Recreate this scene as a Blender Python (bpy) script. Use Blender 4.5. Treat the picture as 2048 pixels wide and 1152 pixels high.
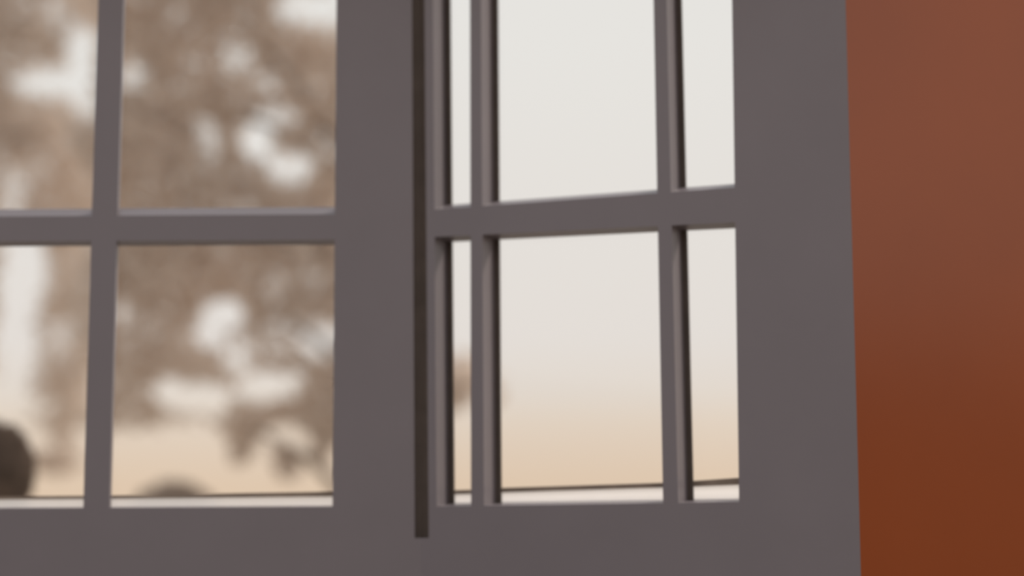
import bpy, math, random
from mathutils import Vector, Matrix
for o in list(bpy.data.objects): bpy.data.objects.remove(o)
scene = bpy.context.scene
C = scene.collection

# ------------------------------------------------------------------ camera
F = 4260.0                                   # focal length in pixels of the 2048 x 1152 frame
EYE = Vector((0.0, 0.0, 1.40))
cam_d = bpy.data.cameras.new('camera'); cam = bpy.data.objects.new('camera', cam_d); C.objects.link(cam)
cam_d.sensor_width = 36.0; cam_d.lens = 36.0 * F / 2048.0
PITCH, ROLL = math.radians(7.6), math.radians(0.30)
ROT = Matrix.Rotation(math.pi / 2 + PITCH, 3, 'X') @ Matrix.Rotation(-ROLL, 3, 'Z')
cam.matrix_world = Matrix.Translation(EYE) @ ROT.to_4x4()
cam_d.clip_start = 0.05; cam_d.clip_end = 2000
cam_d.dof.use_dof = True
cam_d.dof.focus_distance = 3.98
cam_d.dof.aperture_fstop = (cam_d.lens / 1000.0) / 0.062
scene.camera = cam

# ------------------------------------------------------------------ sky: hazy, warm towards the horizon, the same all round
w = bpy.data.worlds.new('sky'); scene.world = w; w.use_nodes = True
nt = w.node_tree; nt.nodes.clear()
tc = nt.nodes.new('ShaderNodeTexCoord'); sep = nt.nodes.new('ShaderNodeSeparateXYZ')
ramp = nt.nodes.new('ShaderNodeValToRGB'); bg = nt.nodes.new('ShaderNodeBackground'); out = nt.nodes.new('ShaderNodeOutputWorld')
nt.links.new(tc.outputs['Generated'], sep.inputs[0]); nt.links.new(sep.outputs['Z'], ramp.inputs[0])
nt.links.new(ramp.outputs[0], bg.inputs[0]); nt.links.new(bg.outputs[0], out.inputs[0])
el = ramp.color_ramp.elements
el[0].position = 0.0;  el[0].color = (0.74, 0.54, 0.39, 1)
el[1].position = 1.0;  el[1].color = (0.80, 0.83, 0.90, 1)
for p, c in ((0.040, (0.765, 0.595, 0.445)), (0.0587, (0.775, 0.635, 0.51)), (0.070, (0.785, 0.668, 0.558)), (0.084, (0.79, 0.715, 0.645)), (0.108, (0.80, 0.75, 0.71)), (0.24, (0.82, 0.80, 0.77))):
    e = el.new(p); e.color = c + (1,)
bg.inputs[1].default_value = 1.0
sun_d = bpy.data.lights.new('hazy_sun', 'SUN'); sun = bpy.data.objects.new('hazy_sun', sun_d); C.objects.link(sun)
sun_d.energy = 2.7; sun_d.angle = math.radians(9); sun_d.color = (1.0, 0.90, 0.80)
sun.rotation_euler = Vector((0.60, 0.35, 0.72)).to_track_quat('Z', 'Y').to_euler()      # behind the windows, from the right
scene.view_settings.view_transform = 'Standard'; scene.view_settings.look = 'None'
scene.view_settings.exposure = 0.0; scene.view_settings.gamma = 1.0
scene.view_settings.use_curve_mapping = False

# ------------------------------------------------------------------ materials
def mat(name, col, rough=0.5, spec=0.5, var=0.0, vscale=6.0, bump=0.0, bscale=80.0, stretch=(1, 1, 1)):
    m = bpy.data.materials.new(name); m.use_nodes = True; t = m.node_tree; b = t.nodes['Principled BSDF']
    b.inputs['Roughness'].default_value = rough; b.inputs['Specular IOR Level'].default_value = spec
    b.inputs['Base Color'].default_value = (*col, 1)
    co = t.nodes.new('ShaderNodeTexCoord'); mp = t.nodes.new('ShaderNodeMapping'); mp.inputs['Scale'].default_value = stretch
    t.links.new(co.outputs['Object'], mp.inputs[0])
    if var:
        n = t.nodes.new('ShaderNodeTexNoise'); n.inputs['Scale'].default_value = vscale; n.inputs['Detail'].default_value = 4
        r = t.nodes.new('ShaderNodeValToRGB'); t.links.new(mp.outputs[0], n.inputs[0]); t.links.new(n.outputs['Fac'], r.inputs[0])
        r.color_ramp.elements[0].position = 0.3; r.color_ramp.elements[1].position = 0.7
        r.color_ramp.elements[0].color = tuple(c * (1 - var) for c in col) + (1,)
        r.color_ramp.elements[1].color = tuple(min(1, c * (1 + var)) for c in col) + (1,)
        t.links.new(r.outputs[0], b.inputs['Base Color'])
    if bump:
        n = t.nodes.new('ShaderNodeTexNoise'); n.inputs['Scale'].default_value = bscale; t.links.new(mp.outputs[0], n.inputs[0])
        bp = t.nodes.new('ShaderNodeBump'); bp.inputs['Strength'].default_value = bump; bp.inputs['Distance'].default_value = 0.002
        t.links.new(n.outputs['Fac'], bp.inputs['Height']); t.links.new(bp.outputs[0], b.inputs['Normal'])
    return m
def glass_mat():
    m = bpy.data.materials.new('window_glass'); m.use_nodes = True; t = m.node_tree; t.nodes.clear()
    o = t.nodes.new('ShaderNodeOutputMaterial'); mx = t.nodes.new('ShaderNodeMixShader'); tr = t.nodes.new('ShaderNodeBsdfTransparent')
    gl = t.nodes.new('ShaderNodeBsdfGlossy'); gl.inputs['Roughness'].default_value = 0.02; lw = t.nodes.new('ShaderNodeLayerWeight'); lw.inputs[0].default_value = 0.5; pw = t.nodes.new('ShaderNodeMath'); pw.operation = 'POWER'; pw.inputs[1].default_value = 5; fr = t.nodes.new('ShaderNodeMath'); fr.operation = 'MULTIPLY_ADD'; fr.inputs[1].default_value = 0.6; fr.inputs[2].default_value = 0.012; t.links.new(lw.outputs['Facing'], pw.inputs[0]); t.links.new(pw.outputs[0], fr.inputs[0])
    tr.inputs[0].default_value = (0.985, 0.985, 0.98, 1)
    t.links.new(fr.outputs[0], mx.inputs[0]); t.links.new(tr.outputs[0], mx.inputs[1]); t.links.new(gl.outputs[0], mx.inputs[2]); t.links.new(mx.outputs[0], o.inputs[0])
    return m
def leaf_mat(name, col, trans=0.5, var=0.35, vscale=1.6, clear=0.0):
    m = bpy.data.materials.new(name); m.use_nodes = True; t = m.node_tree; t.nodes.clear()
    o = t.nodes.new('ShaderNodeOutputMaterial'); mx = t.nodes.new('ShaderNodeMixShader'); d = t.nodes.new('ShaderNodeBsdfDiffuse'); tr = t.nodes.new('ShaderNodeBsdfTranslucent')
    co = t.nodes.new('ShaderNodeTexCoord'); n = t.nodes.new('ShaderNodeTexNoise'); n.inputs['Scale'].default_value = vscale; n.inputs['Detail'].default_value = 3
    r = t.nodes.new('ShaderNodeValToRGB'); t.links.new(co.outputs['Object'], n.inputs[0]); t.links.new(n.outputs['Fac'], r.inputs[0])
    r.color_ramp.elements[0].position = 0.32; r.color_ramp.elements[1].position = 0.68
    r.color_ramp.elements[0].color = tuple(c * (1 - var) for c in col) + (1,); r.color_ramp.elements[1].color = tuple(min(1, c * (1 + var)) for c in col) + (1,)
    for s in (d, tr): t.links.new(r.outputs[0], s.inputs[0])
    mx.inputs[0].default_value = trans
    t.links.new(d.outputs[0], mx.inputs[1]); t.links.new(tr.outputs[0], mx.inputs[2])
    if clear:                                         # partly see-through, for the added ledge glare strip
        tp_ = t.nodes.new('ShaderNodeBsdfTransparent'); m2 = t.nodes.new('ShaderNodeMixShader'); m2.inputs[0].default_value = clear
        t.links.new(mx.outputs[0], m2.inputs[1]); t.links.new(tp_.outputs[0], m2.inputs[2]); t.links.new(m2.outputs[0], o.inputs[0])
    else: t.links.new(mx.outputs[0], o.inputs[0])
    return m
M = {
 'paint': mat('grey_satin_paint', (0.206, 0.179, 0.191), 0.42, 0.45, 0.03, 5, 0.08, 240),
 'gasket': mat('dark_rubber_gasket', (0.085, 0.066, 0.056), 0.75, 0.2, 0.1, 20),
 'seal': mat('dark_joint_seal', (0.17, 0.135, 0.115), 0.8, 0.15, 0.1, 20),
 'ledge_glare': leaf_mat('ledge_glare_white', (0.96, 0.95, 0.95), 0.92, 0.01, 3, 0.35),  # bright translucent white, standing in for sky reflected on the ledge
 'glass': glass_mat(),
 'orange': mat('orange_brown_plaster_paint', (0.365, 0.076, 0.012), 0.24, 0.62, 0.04, 3.0, 0.04, 120),
 'ceiling': mat('white_ceiling_paint', (0.62, 0.60, 0.58), 0.7, 0.3, 0.03, 4),
 'floor': mat('brown_stone_floor', (0.22, 0.19, 0.16), 0.6, 0.4, 0.08, 3),
 'ground': mat('pale_sandy_ground', (0.34, 0.30, 0.26), 0.95, 0.1, 0.2, 0.7),
 'leaf': leaf_mat('haze_lightened_foliage', (0.77, 0.675, 0.59), 0.5, 0.09, 1.1),  # haze put into the leaf colour: lighter than real leaves
 'shrub': leaf_mat('dull_brown_foliage', (0.36, 0.29, 0.24), 0.4, 0.15, 2.0),
 'bark': mat('grey_brown_bark', (0.27, 0.21, 0.17), 0.9, 0.1, 0.25, 9, 0.5, 30, (1, 1, 0.25)),
 'bush': leaf_mat('dark_brown_foliage', (0.185, 0.135, 0.108), 0.35, 0.30, 4.0),
}

# ------------------------------------------------------------------ helpers
def tag(o, label=None, cat=None, group=None, kind=None):
    for k, v in (('label', label), ('category', cat), ('group', group), ('kind', kind)):
        if v: o[k] = v
    return o
def obj(name, verts, faces, m, parent=None, smooth=False):
    me = bpy.data.meshes.new(name); me.from_pydata([tuple(v) for v in verts], [], faces); me.materials.append(m); me.update()
    if smooth:
        for p in me.polygons: p.use_smooth = True
    o = bpy.data.objects.new(name, me); C.objects.link(o); o.parent = parent
    return o
def empty(name, loc=(0, 0, 0)):
    o = bpy.data.objects.new(name, None); C.objects.link(o); o.location = loc
    return o
HEX = [(0, 1, 2, 3), (7, 6, 5, 4), (0, 4, 5, 1), (1, 5, 6, 2), (2, 6, 7, 3), (3, 7, 4, 0)]
class Plane:
    """A vertical wall plane: o = point on it, yaw about z; local (u along, v up, w outward, away from the camera side)."""
    def __init__(s, o, yaw):
        s.o = o; s.u = Vector((math.cos(yaw), -math.sin(yaw), 0)); s.n = Vector((math.sin(yaw), math.cos(yaw), 0))
    def uv(s, px, py, w=0.0):                       # where a sight line meets the plane at depth w
        d = ROT @ Vector(((px - 1024) / F, -(py - 576) / F, -1))
        t = ((s.o + s.n * w) - EYE).dot(s.n) / d.dot(s.n)
        p = EYE + d * t
        return ((p - s.o).dot(s.u), p.z)
    def pt(s, u, v, w): return Vector((s.o.x, s.o.y, 0)) + s.u * u + s.n * w + Vector((0, 0, v))
def prism(name, pl, front, depth, cham, m, parent, w0=0.0):
    """front: four (u, v) corners tl, tr, br, bl; the back face is larger by cham = (left, right, top, bottom)."""
    l, r, t, b = cham
    off = [(-l, t), (r, t), (r, -b), (-l, -b)]
    V = [pl.pt(u, v, w0) for u, v in front] + [pl.pt(u + a, v + c, w0 + depth) for (u, v), (a, c) in zip(front, off)]
    base = parent.matrix_world.translation if parent else Vector()
    if parent: V = [x - parent.location for x in V]
    return obj(name, V, HEX, m, parent)
def polyprism(name, pl, px, depth, m, parent, rise):
    f = [corner(pl, *p) for p in px]; n = len(f)
    V = [pl.pt(u, v, 0) for u, v in f] + [pl.pt(u, v + rise.get(i, 0), depth) for i, (u, v) in enumerate(f)]
    return obj(name, [x - parent.location for x in V], [tuple(range(n)), tuple(range(2 * n - 1, n - 1, -1))] + [(i, n + i, n + (i + 1) % n, (i + 1) % n) for i in range(n)], m, parent)
def box(name, pl, u0, u1, v0, v1, w0, w1, m, parent=None):
    return prism(name, pl, [(u0, v1), (u1, v1), (u1, v0), (u0, v0)], w1 - w0, (0, 0, 0, 0), m, parent, w0)

# ------------------------------------------------------------------ the place: a bay of two window walls under a porch roof
d0 = ROT @ Vector(((842 - 1024) / F, 0, -1))
CORNER = EYE + d0 * (4.60 / d0.y); CORNER.z = 0
L = Plane(CORNER, 0.0)
R = Plane(CORNER, math.radians(19.0))
TOPY = -170
_, zt = L.uv(842, TOPY - 150); _, zb = L.uv(842, 1300); uR = R.uv(1706.5, 576)[0]
def corner(pl, px, py):                              # frame corner; outer edges of both windows share one top, one foot and a plumb right edge
    u, v = pl.uv(px, py)
    if py <= TOPY - 149: v = zt
    if py >= 1299: v = zb
    if pl is R and px > 1650: u = uR
    return (u, v)
def q(pl, tl, tr, br, bl): return [corner(pl, *p) for p in (tl, tr, br, bl)]
# ---- window 1 (left, faces the camera)
w1 = empty('window_1', L.pt(-0.3, 1.2, 0)); tag(w1, 'grey painted four-light window with trees behind it, left of the dark joint', 'window', kind='structure')
bpy.context.view_layer.update()
def xl(a, b, y): return a + (b - a) * y / 1000.0         # an upright edge given by its x at y = 0 and y = 1000
D1 = 0.018
mull = (lambda y: xl(196, 167, y), lambda y: xl(247, 219, y))
stl = (lambda y: xl(673, 665, y), lambda y: xl(824, 829, y))
lst = (lambda y: xl(-420, -450, y), lambda y: xl(-235, -268, y))
rt = lambda x: 433 - 0.0068 * x                            # transom, upper and lower front edge
rb = lambda x: 483 - 0.0050 * x
bt = lambda x: 1017 - 0.0055 * x                           # top of the bottom rail
bb = lambda x: 1300
tp = lambda x: TOPY; tq = lambda x: TOPY - 150
def upright(pl, e, f_top, f_bot, name, parent, depth, cham, m='paint'):
    a, b = e
    def c(fx, fy):
        y = 500.0
        for _ in range(4): y = fy(fx(y))
        return (fx(y), y)
    return prism(name, pl, q(pl, c(a, f_top), c(b, f_top), c(b, f_bot), c(a, f_bot)), depth, cham, M[m], parent)
def level(pl, e_l, e_r, f_top, f_bot, name, parent, depth, cham, m='paint'):
    def c(fx, fy):
        y = 500.0
        for _ in range(4): y = fy(fx(y))
        return (fx(y), y)
    return prism(name, pl, q(pl, c(e_l, f_top), c(e_r, f_top), c(e_r, f_bot), c(e_l, f_bot)), depth, cham, M[m], parent)
CH = 0.019
level(L, lst[0], lambda y: 842, tq, tp, 'top_rail', w1, D1, (0, 0, 0, CH))
polyprism('bottom_rail', L, [(lst[0](1016), bt(-440)), (stl[1](1013), bt(829)), (stl[1](1076), 1076), (842, 1076), (842, 1300), (lst[0](1300), 1300)], 0.060, M['paint'], w1, {0: 0.004, 1: 0.004})
upright(L, stl, tp, bt, 'stile', w1, D1, (0, 0, 0, 0))
upright(L, lst, tp, bt, 'stile', w1, D1, (0, 0.004, 0, 0))
upright(L, mull, tp, rt, 'glazing_bar', w1, D1, (0, 0.001, 0, 0))
upright(L, mull, rb, bt, 'glazing_bar', w1, D1, (0, 0.001, 0, 0))
level(L, lst[1], stl[0], rt, rb, 'transom', w1, 0.034, (0, 0, 0.022, 0.006))
def cell(pl, a, b, ft, fb, win, depth, gl, strip, lip, top_g=0.006):
    """One pane with its gasket (left, right, top) and an added bright strip, in place of reflected sky, with a dark lip along its foot."""
    def c(fx, fy):
        y = 500.0
        for _ in range(4): y = fy(fx(y))
        return pl.uv(fx(y), y)
    tl, tr, br, bl = c(a, ft), c(b, ft), c(b, fb), c(a, fb)
    e = 0.012
    p = prism('pane', pl, [(tl[0] - e, tl[1] + e), (tr[0] + e, tr[1] + e), (br[0] + e, br[1] - e), (bl[0] - e, bl[1] - e)], 0.005, (0, 0, 0, 0), M['glass'], win, depth + 0.008)
    def sub(name, quad, d, m, w): 
        o = prism(name, pl, quad, d, (0, 0, 0, 0), M[m], None, w)
        for v in o.data.vertices: v.co -= win.location
        o.parent = p; return o
    if gl:
        sub('gasket', [(tl[0] - e, tl[1]), (tl[0] + gl, tl[1]), (bl[0] + gl, bl[1]), (bl[0] - e, bl[1])], 0.007, 'gasket', depth)
        sub('gasket', [(tr[0] - 0.002, tr[1]), (tr[0] + e, tr[1]), (br[0] + e, br[1]), (br[0] - 0.002, br[1])], 0.007, 'gasket', depth)
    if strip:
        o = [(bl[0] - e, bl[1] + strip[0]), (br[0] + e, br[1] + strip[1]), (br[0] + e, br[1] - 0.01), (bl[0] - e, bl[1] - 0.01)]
        sub('glare_strip', o, 0.006, 'ledge_glare', depth + 0.016)
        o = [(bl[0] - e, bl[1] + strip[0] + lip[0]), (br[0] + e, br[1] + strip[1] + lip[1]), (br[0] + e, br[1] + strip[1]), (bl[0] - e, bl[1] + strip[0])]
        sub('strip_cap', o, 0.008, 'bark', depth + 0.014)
    return p
PX = 0.00108
cell(L, lst[1], mull[0], tp, rt, w1, 0.034, 0, None, None)
cell(L, mull[1], stl[0], tp, rt, w1, 0.034, 0, None, None)
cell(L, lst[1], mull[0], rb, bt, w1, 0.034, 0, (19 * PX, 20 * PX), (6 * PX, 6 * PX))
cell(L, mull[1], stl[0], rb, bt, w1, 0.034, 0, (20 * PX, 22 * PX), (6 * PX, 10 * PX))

# ---- window 2 (right, turned towards the camera)
w2 = empty('window_2', R.pt(0.45, 1.2, 0)); tag(w2, 'grey painted six-light window showing clear sky, beside the orange wall', 'window', kind='structure')
bpy.context.view_layer.update()
D2 = 0.060
s0 = (lambda y: xl(849, 857, y), lambda y: xl(866, 873, y))
b1 = (lambda y: xl(940, 942, y), lambda y: xl(962, 968, y))
b2 = (lambda y: xl(1307, 1326, y), lambda y: xl(1333, 1356, y))
s1 = (lambda y: xl(1464, 1478, y), lambda y: xl(1697, 1714, y))
Rt = lambda x: 419 - 0.0735 * (x - 870)
Rb = lambda x: 474 - 0.049 * (x - 870)
Bt = lambda x: 1013 - 0.0150 * (x - 870)
level(R, lambda y: 843, s1[1], tq, tp, 'top_rail', w2, D2, (0, 0, 0, 0.008))
polyprism('bottom_rail', R, [(s0[0](1013), Bt(857)), (s1[1](1000), Bt(1714)), (s1[1](1300), 1300), (842, 1300), (842, 1076), (s0[0](1076), 1076)], D2 + 0.03, M['paint'], w2, {0: 0.010, 1: 0.010})
upright(R, s0, tp, Bt, 'stile', w2, D2, (0, 0.005, 0, 0))
upright(R, s1, tp, Bt, 'stile', w2, D2, (0.003, 0, 0, 0))
for b in (b1, b2):
    upright(R, b, tp, Rt, 'glazing_bar', w2, D2, (0.003, 0.005, 0, 0))
    upright(R, b, Rb, Bt, 'glazing_bar', w2, D2, (0.003, 0.005, 0, 0))
level(R, s0[1], s1[0], Rt, Rb, 'transom', w2, D2, (0, 0, 0.019, 0.003))
for a, b, st, lp in ((s0[1], b1[0], (26, 27), (8, 8)), (b1[1], b2[0], (28, 33), (9, 9)), (b2[1], s1[0], (33, 36), (10, 14))):
    cell(R, a, b, tp, Rt, w2, D2, 0.017, None, None)
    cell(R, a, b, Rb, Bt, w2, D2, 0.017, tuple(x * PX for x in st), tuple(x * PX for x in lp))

# ---- dark joint between the two windows, ending above the bottom rails
ju0, jv0 = L.uv(820, 1076); ju1, _ = L.uv(842, 1076); _, jv1 = L.uv(842, TOPY - 150)
ru1, _ = R.uv(858, 1076)
A_, B_ = L.pt(ju0, 0, 0.028), L.pt(0, 0, 0.034)
C_ = R.pt(ru1, 0, 0.028)
jv = []
for z in (jv0 - 0.02, jv1):
    for p in (A_, B_, C_, C_ + Vector((0.02, 0.06, 0)), B_ + Vector((0, 0.06, 0)), A_ + Vector((-0.02, 0.06, 0))): jv.append((p.x, p.y, z))
jf = [(0, 1, 7, 6), (1, 2, 8, 7), (2, 3, 9, 8), (3, 4, 10, 9), (4, 5, 11, 10), (5, 0, 6, 11), (5, 4, 3, 2, 1, 0), (6, 7, 8, 9, 10, 11)]
tag(obj('trim_1', jv, jf, M['seal']), 'dark recessed joint strip between the two grey windows', 'joint', kind='structure')
# ---- walls around the windows, orange side wall, floor, porch ceiling
H = 3.05
uL = L.uv(*(lst[0](500), 500))[0]
def wallq(name, pts, t, m, label=None, z0=0, z1=H):
    """A wall whose inner face runs through plan points; thickness t outwards (left-hand normal)."""
    outer = []
    for i, p in enumerate(pts):
        a = pts[max(0, i - 1)]; b = pts[min(len(pts) - 1, i + 1)]
        d = (Vector(b) - Vector(a)).normalized(); outer.append((p[0] - d.y * t, p[1] + d.x * t))
    n = len(pts); V = []; Fc = []
    for z in (z0, z1):
        V += [(p[0], p[1], z) for p in pts] + [(p[0], p[1], z) for p in outer]
    k = 2 * n
    for i in range(n - 1):
        Fc += [(i, i + 1, k + i + 1, k + i), (n + i + 1, n + i, k + n + i, k + n + i + 1), (i + 1, i, n + i, n + i + 1), (k + i, k + i + 1, k + n + i + 1, k + n + i)]
    Fc += [(0, k, k + n, n), (n - 1, 2 * n - 1, k + 2 * n - 1, k + n - 1)]
    o = obj(name, V, Fc, m); tag(o, label, 'wall', kind='structure'); return o
pA = L.pt(uL, 0, 0.0); pC = L.pt(0, 0, 0.0); pB = R.pt(uR, 0, 0.0)
pLL = L.pt(-3.3, 0, 0)
wallq('wall_front_low', [(pA.x, pA.y), (pC.x, pC.y), (pB.x, pB.y)], 0.12, M['paint'], 'grey wall below the two windows', 0, zb)
wallq('wall_front_high', [(pA.x, pA.y), (pC.x, pC.y), (pB.x, pB.y)], 0.12, M['paint'], 'grey wall above the two windows', zt, H)
wallq('wall_left', [(pLL.x, pLL.y + 0.002), (pA.x + 0.05, pA.y + 0.002)], 0.12, M['paint'], 'grey wall left of the windows')
wallq('wall_sky_blocker', [(pLL.x, -1.5), (pLL.x, pLL.y)], 0.15, M['paint'], 'added unseen low grey wall at the left, blocking low sky', 0, 2.35)  # added out of view to darken the orange wall's reflection lower down
YAWO = math.radians(42)
oD = Vector((math.cos(YAWO), -math.sin(YAWO), 0))
o0 = pB + R.n * 0.001 - R.u * 0.002; o1 = o0 + oD * 4.6
wallq('wall_right', [(o0.x, o0.y), (o1.x, o1.y)], 0.14, M['orange'], 'smooth orange brown wall beside the right window')
poly = [(pLL.x, pLL.y + 0.12), (pC.x, pC.y + 0.12), (pB.x + 0.1, pB.y + 0.14), (pB.x + 0.1, pB.y - 0.35), (pC.x, pC.y - 0.25), (pLL.x, pC.y - 0.25)]
def slab(name, poly, z0, z1, m, label, cat):
    n = len(poly); V = [(x, y, z0) for x, y in poly] + [(x, y, z1) for x, y in poly]
    Fc = [tuple(range(n))[::-1], tuple(range(n, 2 * n))] + [(i, (i + 1) % n, n + (i + 1) % n, n + i) for i in range(n)]
    tag(obj(name, V, Fc, m), label, cat, kind='structure')
slab('floor', [(pLL.x, pLL.y + 0.12), (pC.x, pC.y + 0.12), (pB.x + 0.1, pB.y + 0.14), (3.9, 1.6), (3.9, -2.0), (pLL.x, -2.0)], -0.06, 0.0, M['floor'], 'brown stone terrace floor', 'floor')
slab('ceiling', poly, H, H + 0.12, M['ceiling'], 'white eave soffit', 'ceiling')
gv = [(0, 0, -0.06)] + [(400 * math.cos(a * math.pi / 24), 400 * math.sin(a * math.pi / 24), -0.06) for a in range(48)]
tag(obj('ground', gv, [(0, 1 + i, 1 + (i + 1) % 48) for i in range(48)], M['ground']), 'pale sandy ground outside', 'ground', kind='structure')

# ------------------------------------------------------------------ trees and shrubs outside
def at(px, py, y):                                   # the point of a sight line at distance y
    d = ROT @ Vector(((px - 1024) / F, -(py - 576) / F, -1)); return EYE + d * (y / d.y)
def tube(pts, radii, seg=8):
    V, Fc = [], []
    for i, (p, r) in enumerate(zip(pts, radii)):
        a = pts[max(0, i - 1)]; b = pts[min(len(pts) - 1, i + 1)]; d = (b - a).normalized()
        s = d.cross(Vector((0, 1, 0.2))).normalized(); t = d.cross(s)
        V += [p + (s * math.cos(k * 2 * math.pi / seg) + t * math.sin(k * 2 * math.pi / seg)) * r for k in range(seg)]
    n = len(pts)
    for i in range(n - 1):
        for k in range(seg): Fc.append((i * seg + k, i * seg + (k + 1) % seg, (i + 1) * seg + (k + 1) % seg, (i + 1) * seg + k))
    Fc += [tuple(range(seg))[::-1], tuple(range((n - 1) * seg, n * seg))]
    return V, Fc
def add_leaf(V, Fc, p, s, rnd):
    d = Vector((rnd.gauss(0, 1), rnd.gauss(0, 1), rnd.gauss(0, 1) - 0.3)).normalized()
    e = d.cross(Vector((rnd.gauss(0, 1), rnd.gauss(0, 1), rnd.gauss(0, 1)))).normalized()
    f = d.cross(e) * s * 0.12; i = len(V)
    V += [p - d * s, p + e * s * 0.42 + f, p + d * s, p - e * s * 0.42 + f]; Fc += [(i, i + 1, i + 2), (i, i + 2, i + 3)]
# openings in the crowns: (x, y, half width, half height, how open), in pixels of the sight lines at the crown's depth
GAPS = [(470,118,34,38,.8),(530,165,32,26,.6),(575,170,34,24,.45),(515,272,38,54,1),(566,232,30,30,.9),(414,284,28,44,.85),
 (582,335,48,36,1),(362,347,28,28,.5),(645,290,30,34,.7),(262,150,24,34,1),(612,12,62,46,1),(680,10,60,50,1),(485,420,34,24,.55),(620,425,40,26,.5),
 (350,20,22,22,.35),(640,180,30,24,.3),(390,130,36,28,.28),(300,290,26,24,.2),(380,420,40,26,.35),
 (165,110,36,62,1),(115,165,88,36,1),(175,210,24,40,1),(110,25,30,34,.75),(40,20,34,26,.4),(66,330,28,28,.55),(18,390,34,66,.85),(8,120,26,40,.4),
 (30,480,40,40,.8),(45,560,58,100,1),(30,700,52,110,1),(5,800,60,60,1),(122,680,34,44,.75),(85,820,34,40,.7),(165,600,14,60,.8),(118,560,14,20,.3),(140,860,20,40,.4),
 (246,620,22,36,.85),(300,658,30,28,.5),(330,620,30,24,.35),(438,505,30,22,.5),(555,565,30,30,.65),(630,558,32,30,.55),(580,495,40,16,.5),
 (445,635,52,38,1),(415,670,34,30,1),(475,712,36,36,.95),(555,680,46,40,.75),(585,660,34,34,.7),(645,682,40,40,1),
 (330,775,36,26,1),(385,795,66,34,1),(430,800,40,34,1),(530,775,60,34,1),(580,765,30,30,.9),(256,822,26,26,.55),(400,860,70,16,.35),
 (545,880,22,28,.6),(600,845,14,14,.3),(500,540,20,16,.2),(480,590,24,14,.2)]
def openness(px, py):
    o = 0.0
    for x, y, a, b, s in GAPS:
        r = ((px - x) / a) ** 2 + ((py - y) / b) ** 2
        if r < 1.12: o = max(o, s)
    return o
def low_edge(px):                                    # lower edge of the foliage
    pts = [(-700, 800), (-60, 830), (60, 850), (110, 880), (150, 860), (225, 862), (300, 855), (400, 835), (455, 880), (480, 930), (512, 890), (540, 850), (575, 850), (620, 870), (645, 915), (690, 880), (760, 870), (880, 850), (925, 815), (960, 800)]
    for (x0, y0), (x1, y1) in zip(pts, pts[1:]):
        if x0 <= px <= x1: return y0 + (y1 - y0) * (px - x0) / (x1 - x0)
    return 760
def right_edge(py):
    e = 800 + 40 * math.sin(py / 70.0) + 22 * math.sin(py / 23.0 + 1)
    if py > 640: e = max(e - (py - 640) * 0.1, 780 + 260 * math.exp(-((py - 775) / 62.0) ** 2))
    return e
def make_tree(name, TY, label, trunk_px, x_range, seed, count, limbs, extra):
    rnd = random.Random(seed)
    base = at(trunk_px, 1150, TY); base.z = -0.06
    t = tag(empty(name, base), label, 'tree', 'trees outside the windows')
    top = at(trunk_px, 150, TY)
    pts = [base + (top - base) * k / 6 + Vector((0.10 * math.sin(k * 1.7 + seed), 0.1 * math.cos(k * 1.3), 0)) * (k > 0) for k in range(7)]
    V, Fc = tube([p - base for p in pts], [0.17, 0.14, 0.125, 0.11, 0.09, 0.06, 0.03], 10)
    obj('trunk', V, Fc, M['bark'], t, True)
    for (k, px, py) in limbs:
        a = pts[k]; b = at(px, py, TY + rnd.uniform(-.4, .4)); m = a.lerp(b, .5) + Vector((0, 0, .12))
        V, Fc = tube([a - base, m - base, b - base], [0.05, 0.035, 0.012], 6)
        obj('branch', V, Fc, M['bark'], t, True)
    V, Fc = [], []; n = 0
    while n < count:
        px = rnd.uniform(*x_range); py = rnd.uniform(-420, 940)
        if py > low_edge(px) - rnd.uniform(0, 14) or px > right_edge(py) - rnd.uniform(0, 20): continue
        if px < x_range[0] + 40 + 40 * math.sin(py / 55.0) or (x_range[1] < 400 and px > x_range[1] - 30 + 30 * math.sin(py / 45.0)): continue
        if py < -80:                                 # the crown rounds off above the frame
            cx, hw = (x_range[0] + min(x_range[1], 860)) / 2, (min(x_range[1], 860) - x_range[0]) / 2
            if ((px - cx) / hw) ** 2 + ((-80 - py) / 340.0) ** 2 > 1 - rnd.random() * .15: continue
        n += 1
        if rnd.random() < openness(px, py): continue
        p = at(px, py, TY); p.y += rnd.gauss(0, 0.25)
        add_leaf(V, Fc, p - base, rnd.uniform(.035, .065), rnd)
    for (cx, cy, rx, ry, k) in extra:
        for _ in range(k):
            r = math.sqrt(rnd.random()); a = rnd.uniform(0, 6.283)
            p = at(cx + rx * r * math.cos(a), cy + ry * r * math.sin(a), TY); p.y += rnd.gauss(0, .2)
            add_leaf(V, Fc, p - base, rnd.uniform(.04, .07), rnd)
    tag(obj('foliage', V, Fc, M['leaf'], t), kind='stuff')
    return t
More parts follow.
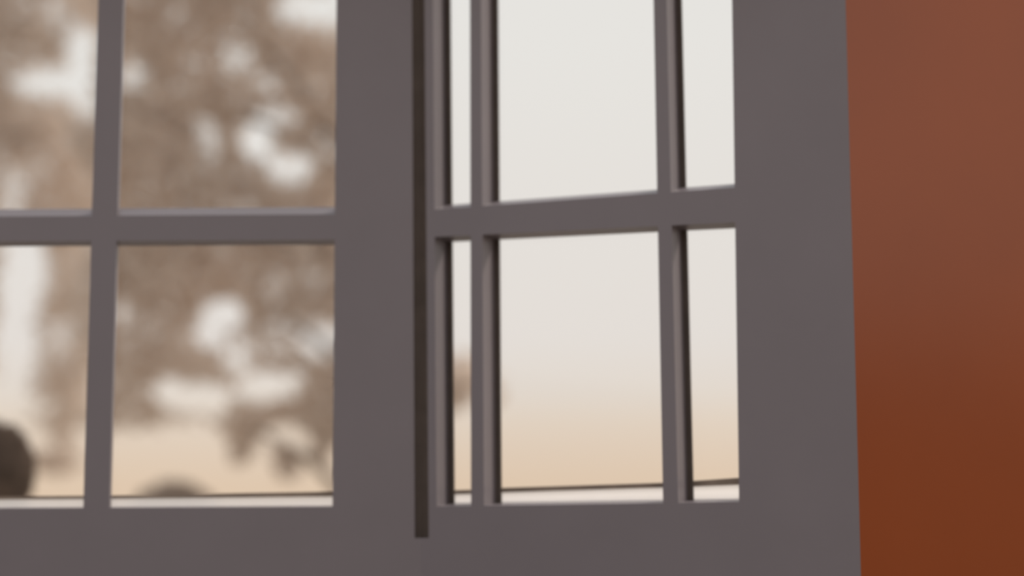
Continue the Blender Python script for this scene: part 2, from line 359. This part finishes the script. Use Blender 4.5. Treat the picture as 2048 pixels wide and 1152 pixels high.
make_tree('tree', 17.0, 'leafy tree, coloured pale brown for haze, filling the wide panes left of the joint', 745, (140, 1060), 3, 46000,
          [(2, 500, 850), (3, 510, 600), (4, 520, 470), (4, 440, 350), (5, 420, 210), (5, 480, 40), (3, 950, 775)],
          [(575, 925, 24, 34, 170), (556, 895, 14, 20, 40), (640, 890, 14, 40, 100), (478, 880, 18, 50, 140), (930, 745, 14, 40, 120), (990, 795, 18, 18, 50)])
make_tree('tree', 20.5, 'leafy tree, coloured pale brown for haze, behind the narrow panes at the left edge', -160, (-620, 240), 8, 66000,
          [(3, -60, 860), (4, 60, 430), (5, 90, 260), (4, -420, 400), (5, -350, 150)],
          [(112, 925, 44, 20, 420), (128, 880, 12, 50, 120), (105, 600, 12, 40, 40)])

def bush(name, label, cx, cy, rx_px, y, ratio, n, seed, m, size):
    rnd = random.Random(seed); top = at(cx, cy, y); r = rx_px * y / F
    base = Vector((top.x, top.y, -0.06)); t = tag(empty(name, base), label, 'bush', None)
    rz = r * ratio; cz = top.z - rz + 0.06
    V, Fc = tube([Vector((0, 0, 0)), Vector((0.01, 0, cz * .6)), Vector((0, 0, cz))], [r * .12, r * .1, r * .06], 8)
    obj('stem', V, Fc, M['bark'], t, True)
    # leaf mass: an egg-shaped core with leaves on its skin
    V, Fc = [], []; NU, NV = 20, 12
    for i in range(NV + 1):
        for k in range(NU):
            th = math.pi * i / NV; ph = 2 * math.pi * k / NU; s = 0.93 + 0.05 * math.sin(3 * ph + 2 * th) * math.sin(th)
            V.append(Vector((r * s * math.sin(th) * math.cos(ph), r * s * math.sin(th) * math.sin(ph), cz + rz * s * math.cos(th))))
    for i in range(NV):
        for k in range(NU): Fc.append((i * NU + k, (i + 1) * NU + k, (i + 1) * NU + (k + 1) % NU, i * NU + (k + 1) % NU))
    for _ in range(n):
        d = Vector((rnd.gauss(0, 1), rnd.gauss(0, 1), rnd.gauss(0, 1))).normalized() * rnd.uniform(.88, 1.0)
        add_leaf(V, Fc, Vector((d.x * r, d.y * r, cz + d.z * rz)), rnd.uniform(.7, 1.2) * size, rnd)
    tag(obj('foliage', V, Fc, M[m], t), kind='stuff')
bush('clipped_bush', 'dark brown rounded bush low in the left corner pane', -8, 842, 80, 8.2, 1.25, 1400, 5, 'bush', .022)
bush('low_shrub', 'pale brown mound of shrub showing just above the sill', 348, 962, 88, 15.0, 0.9, 1800, 6, 'shrub', .04)
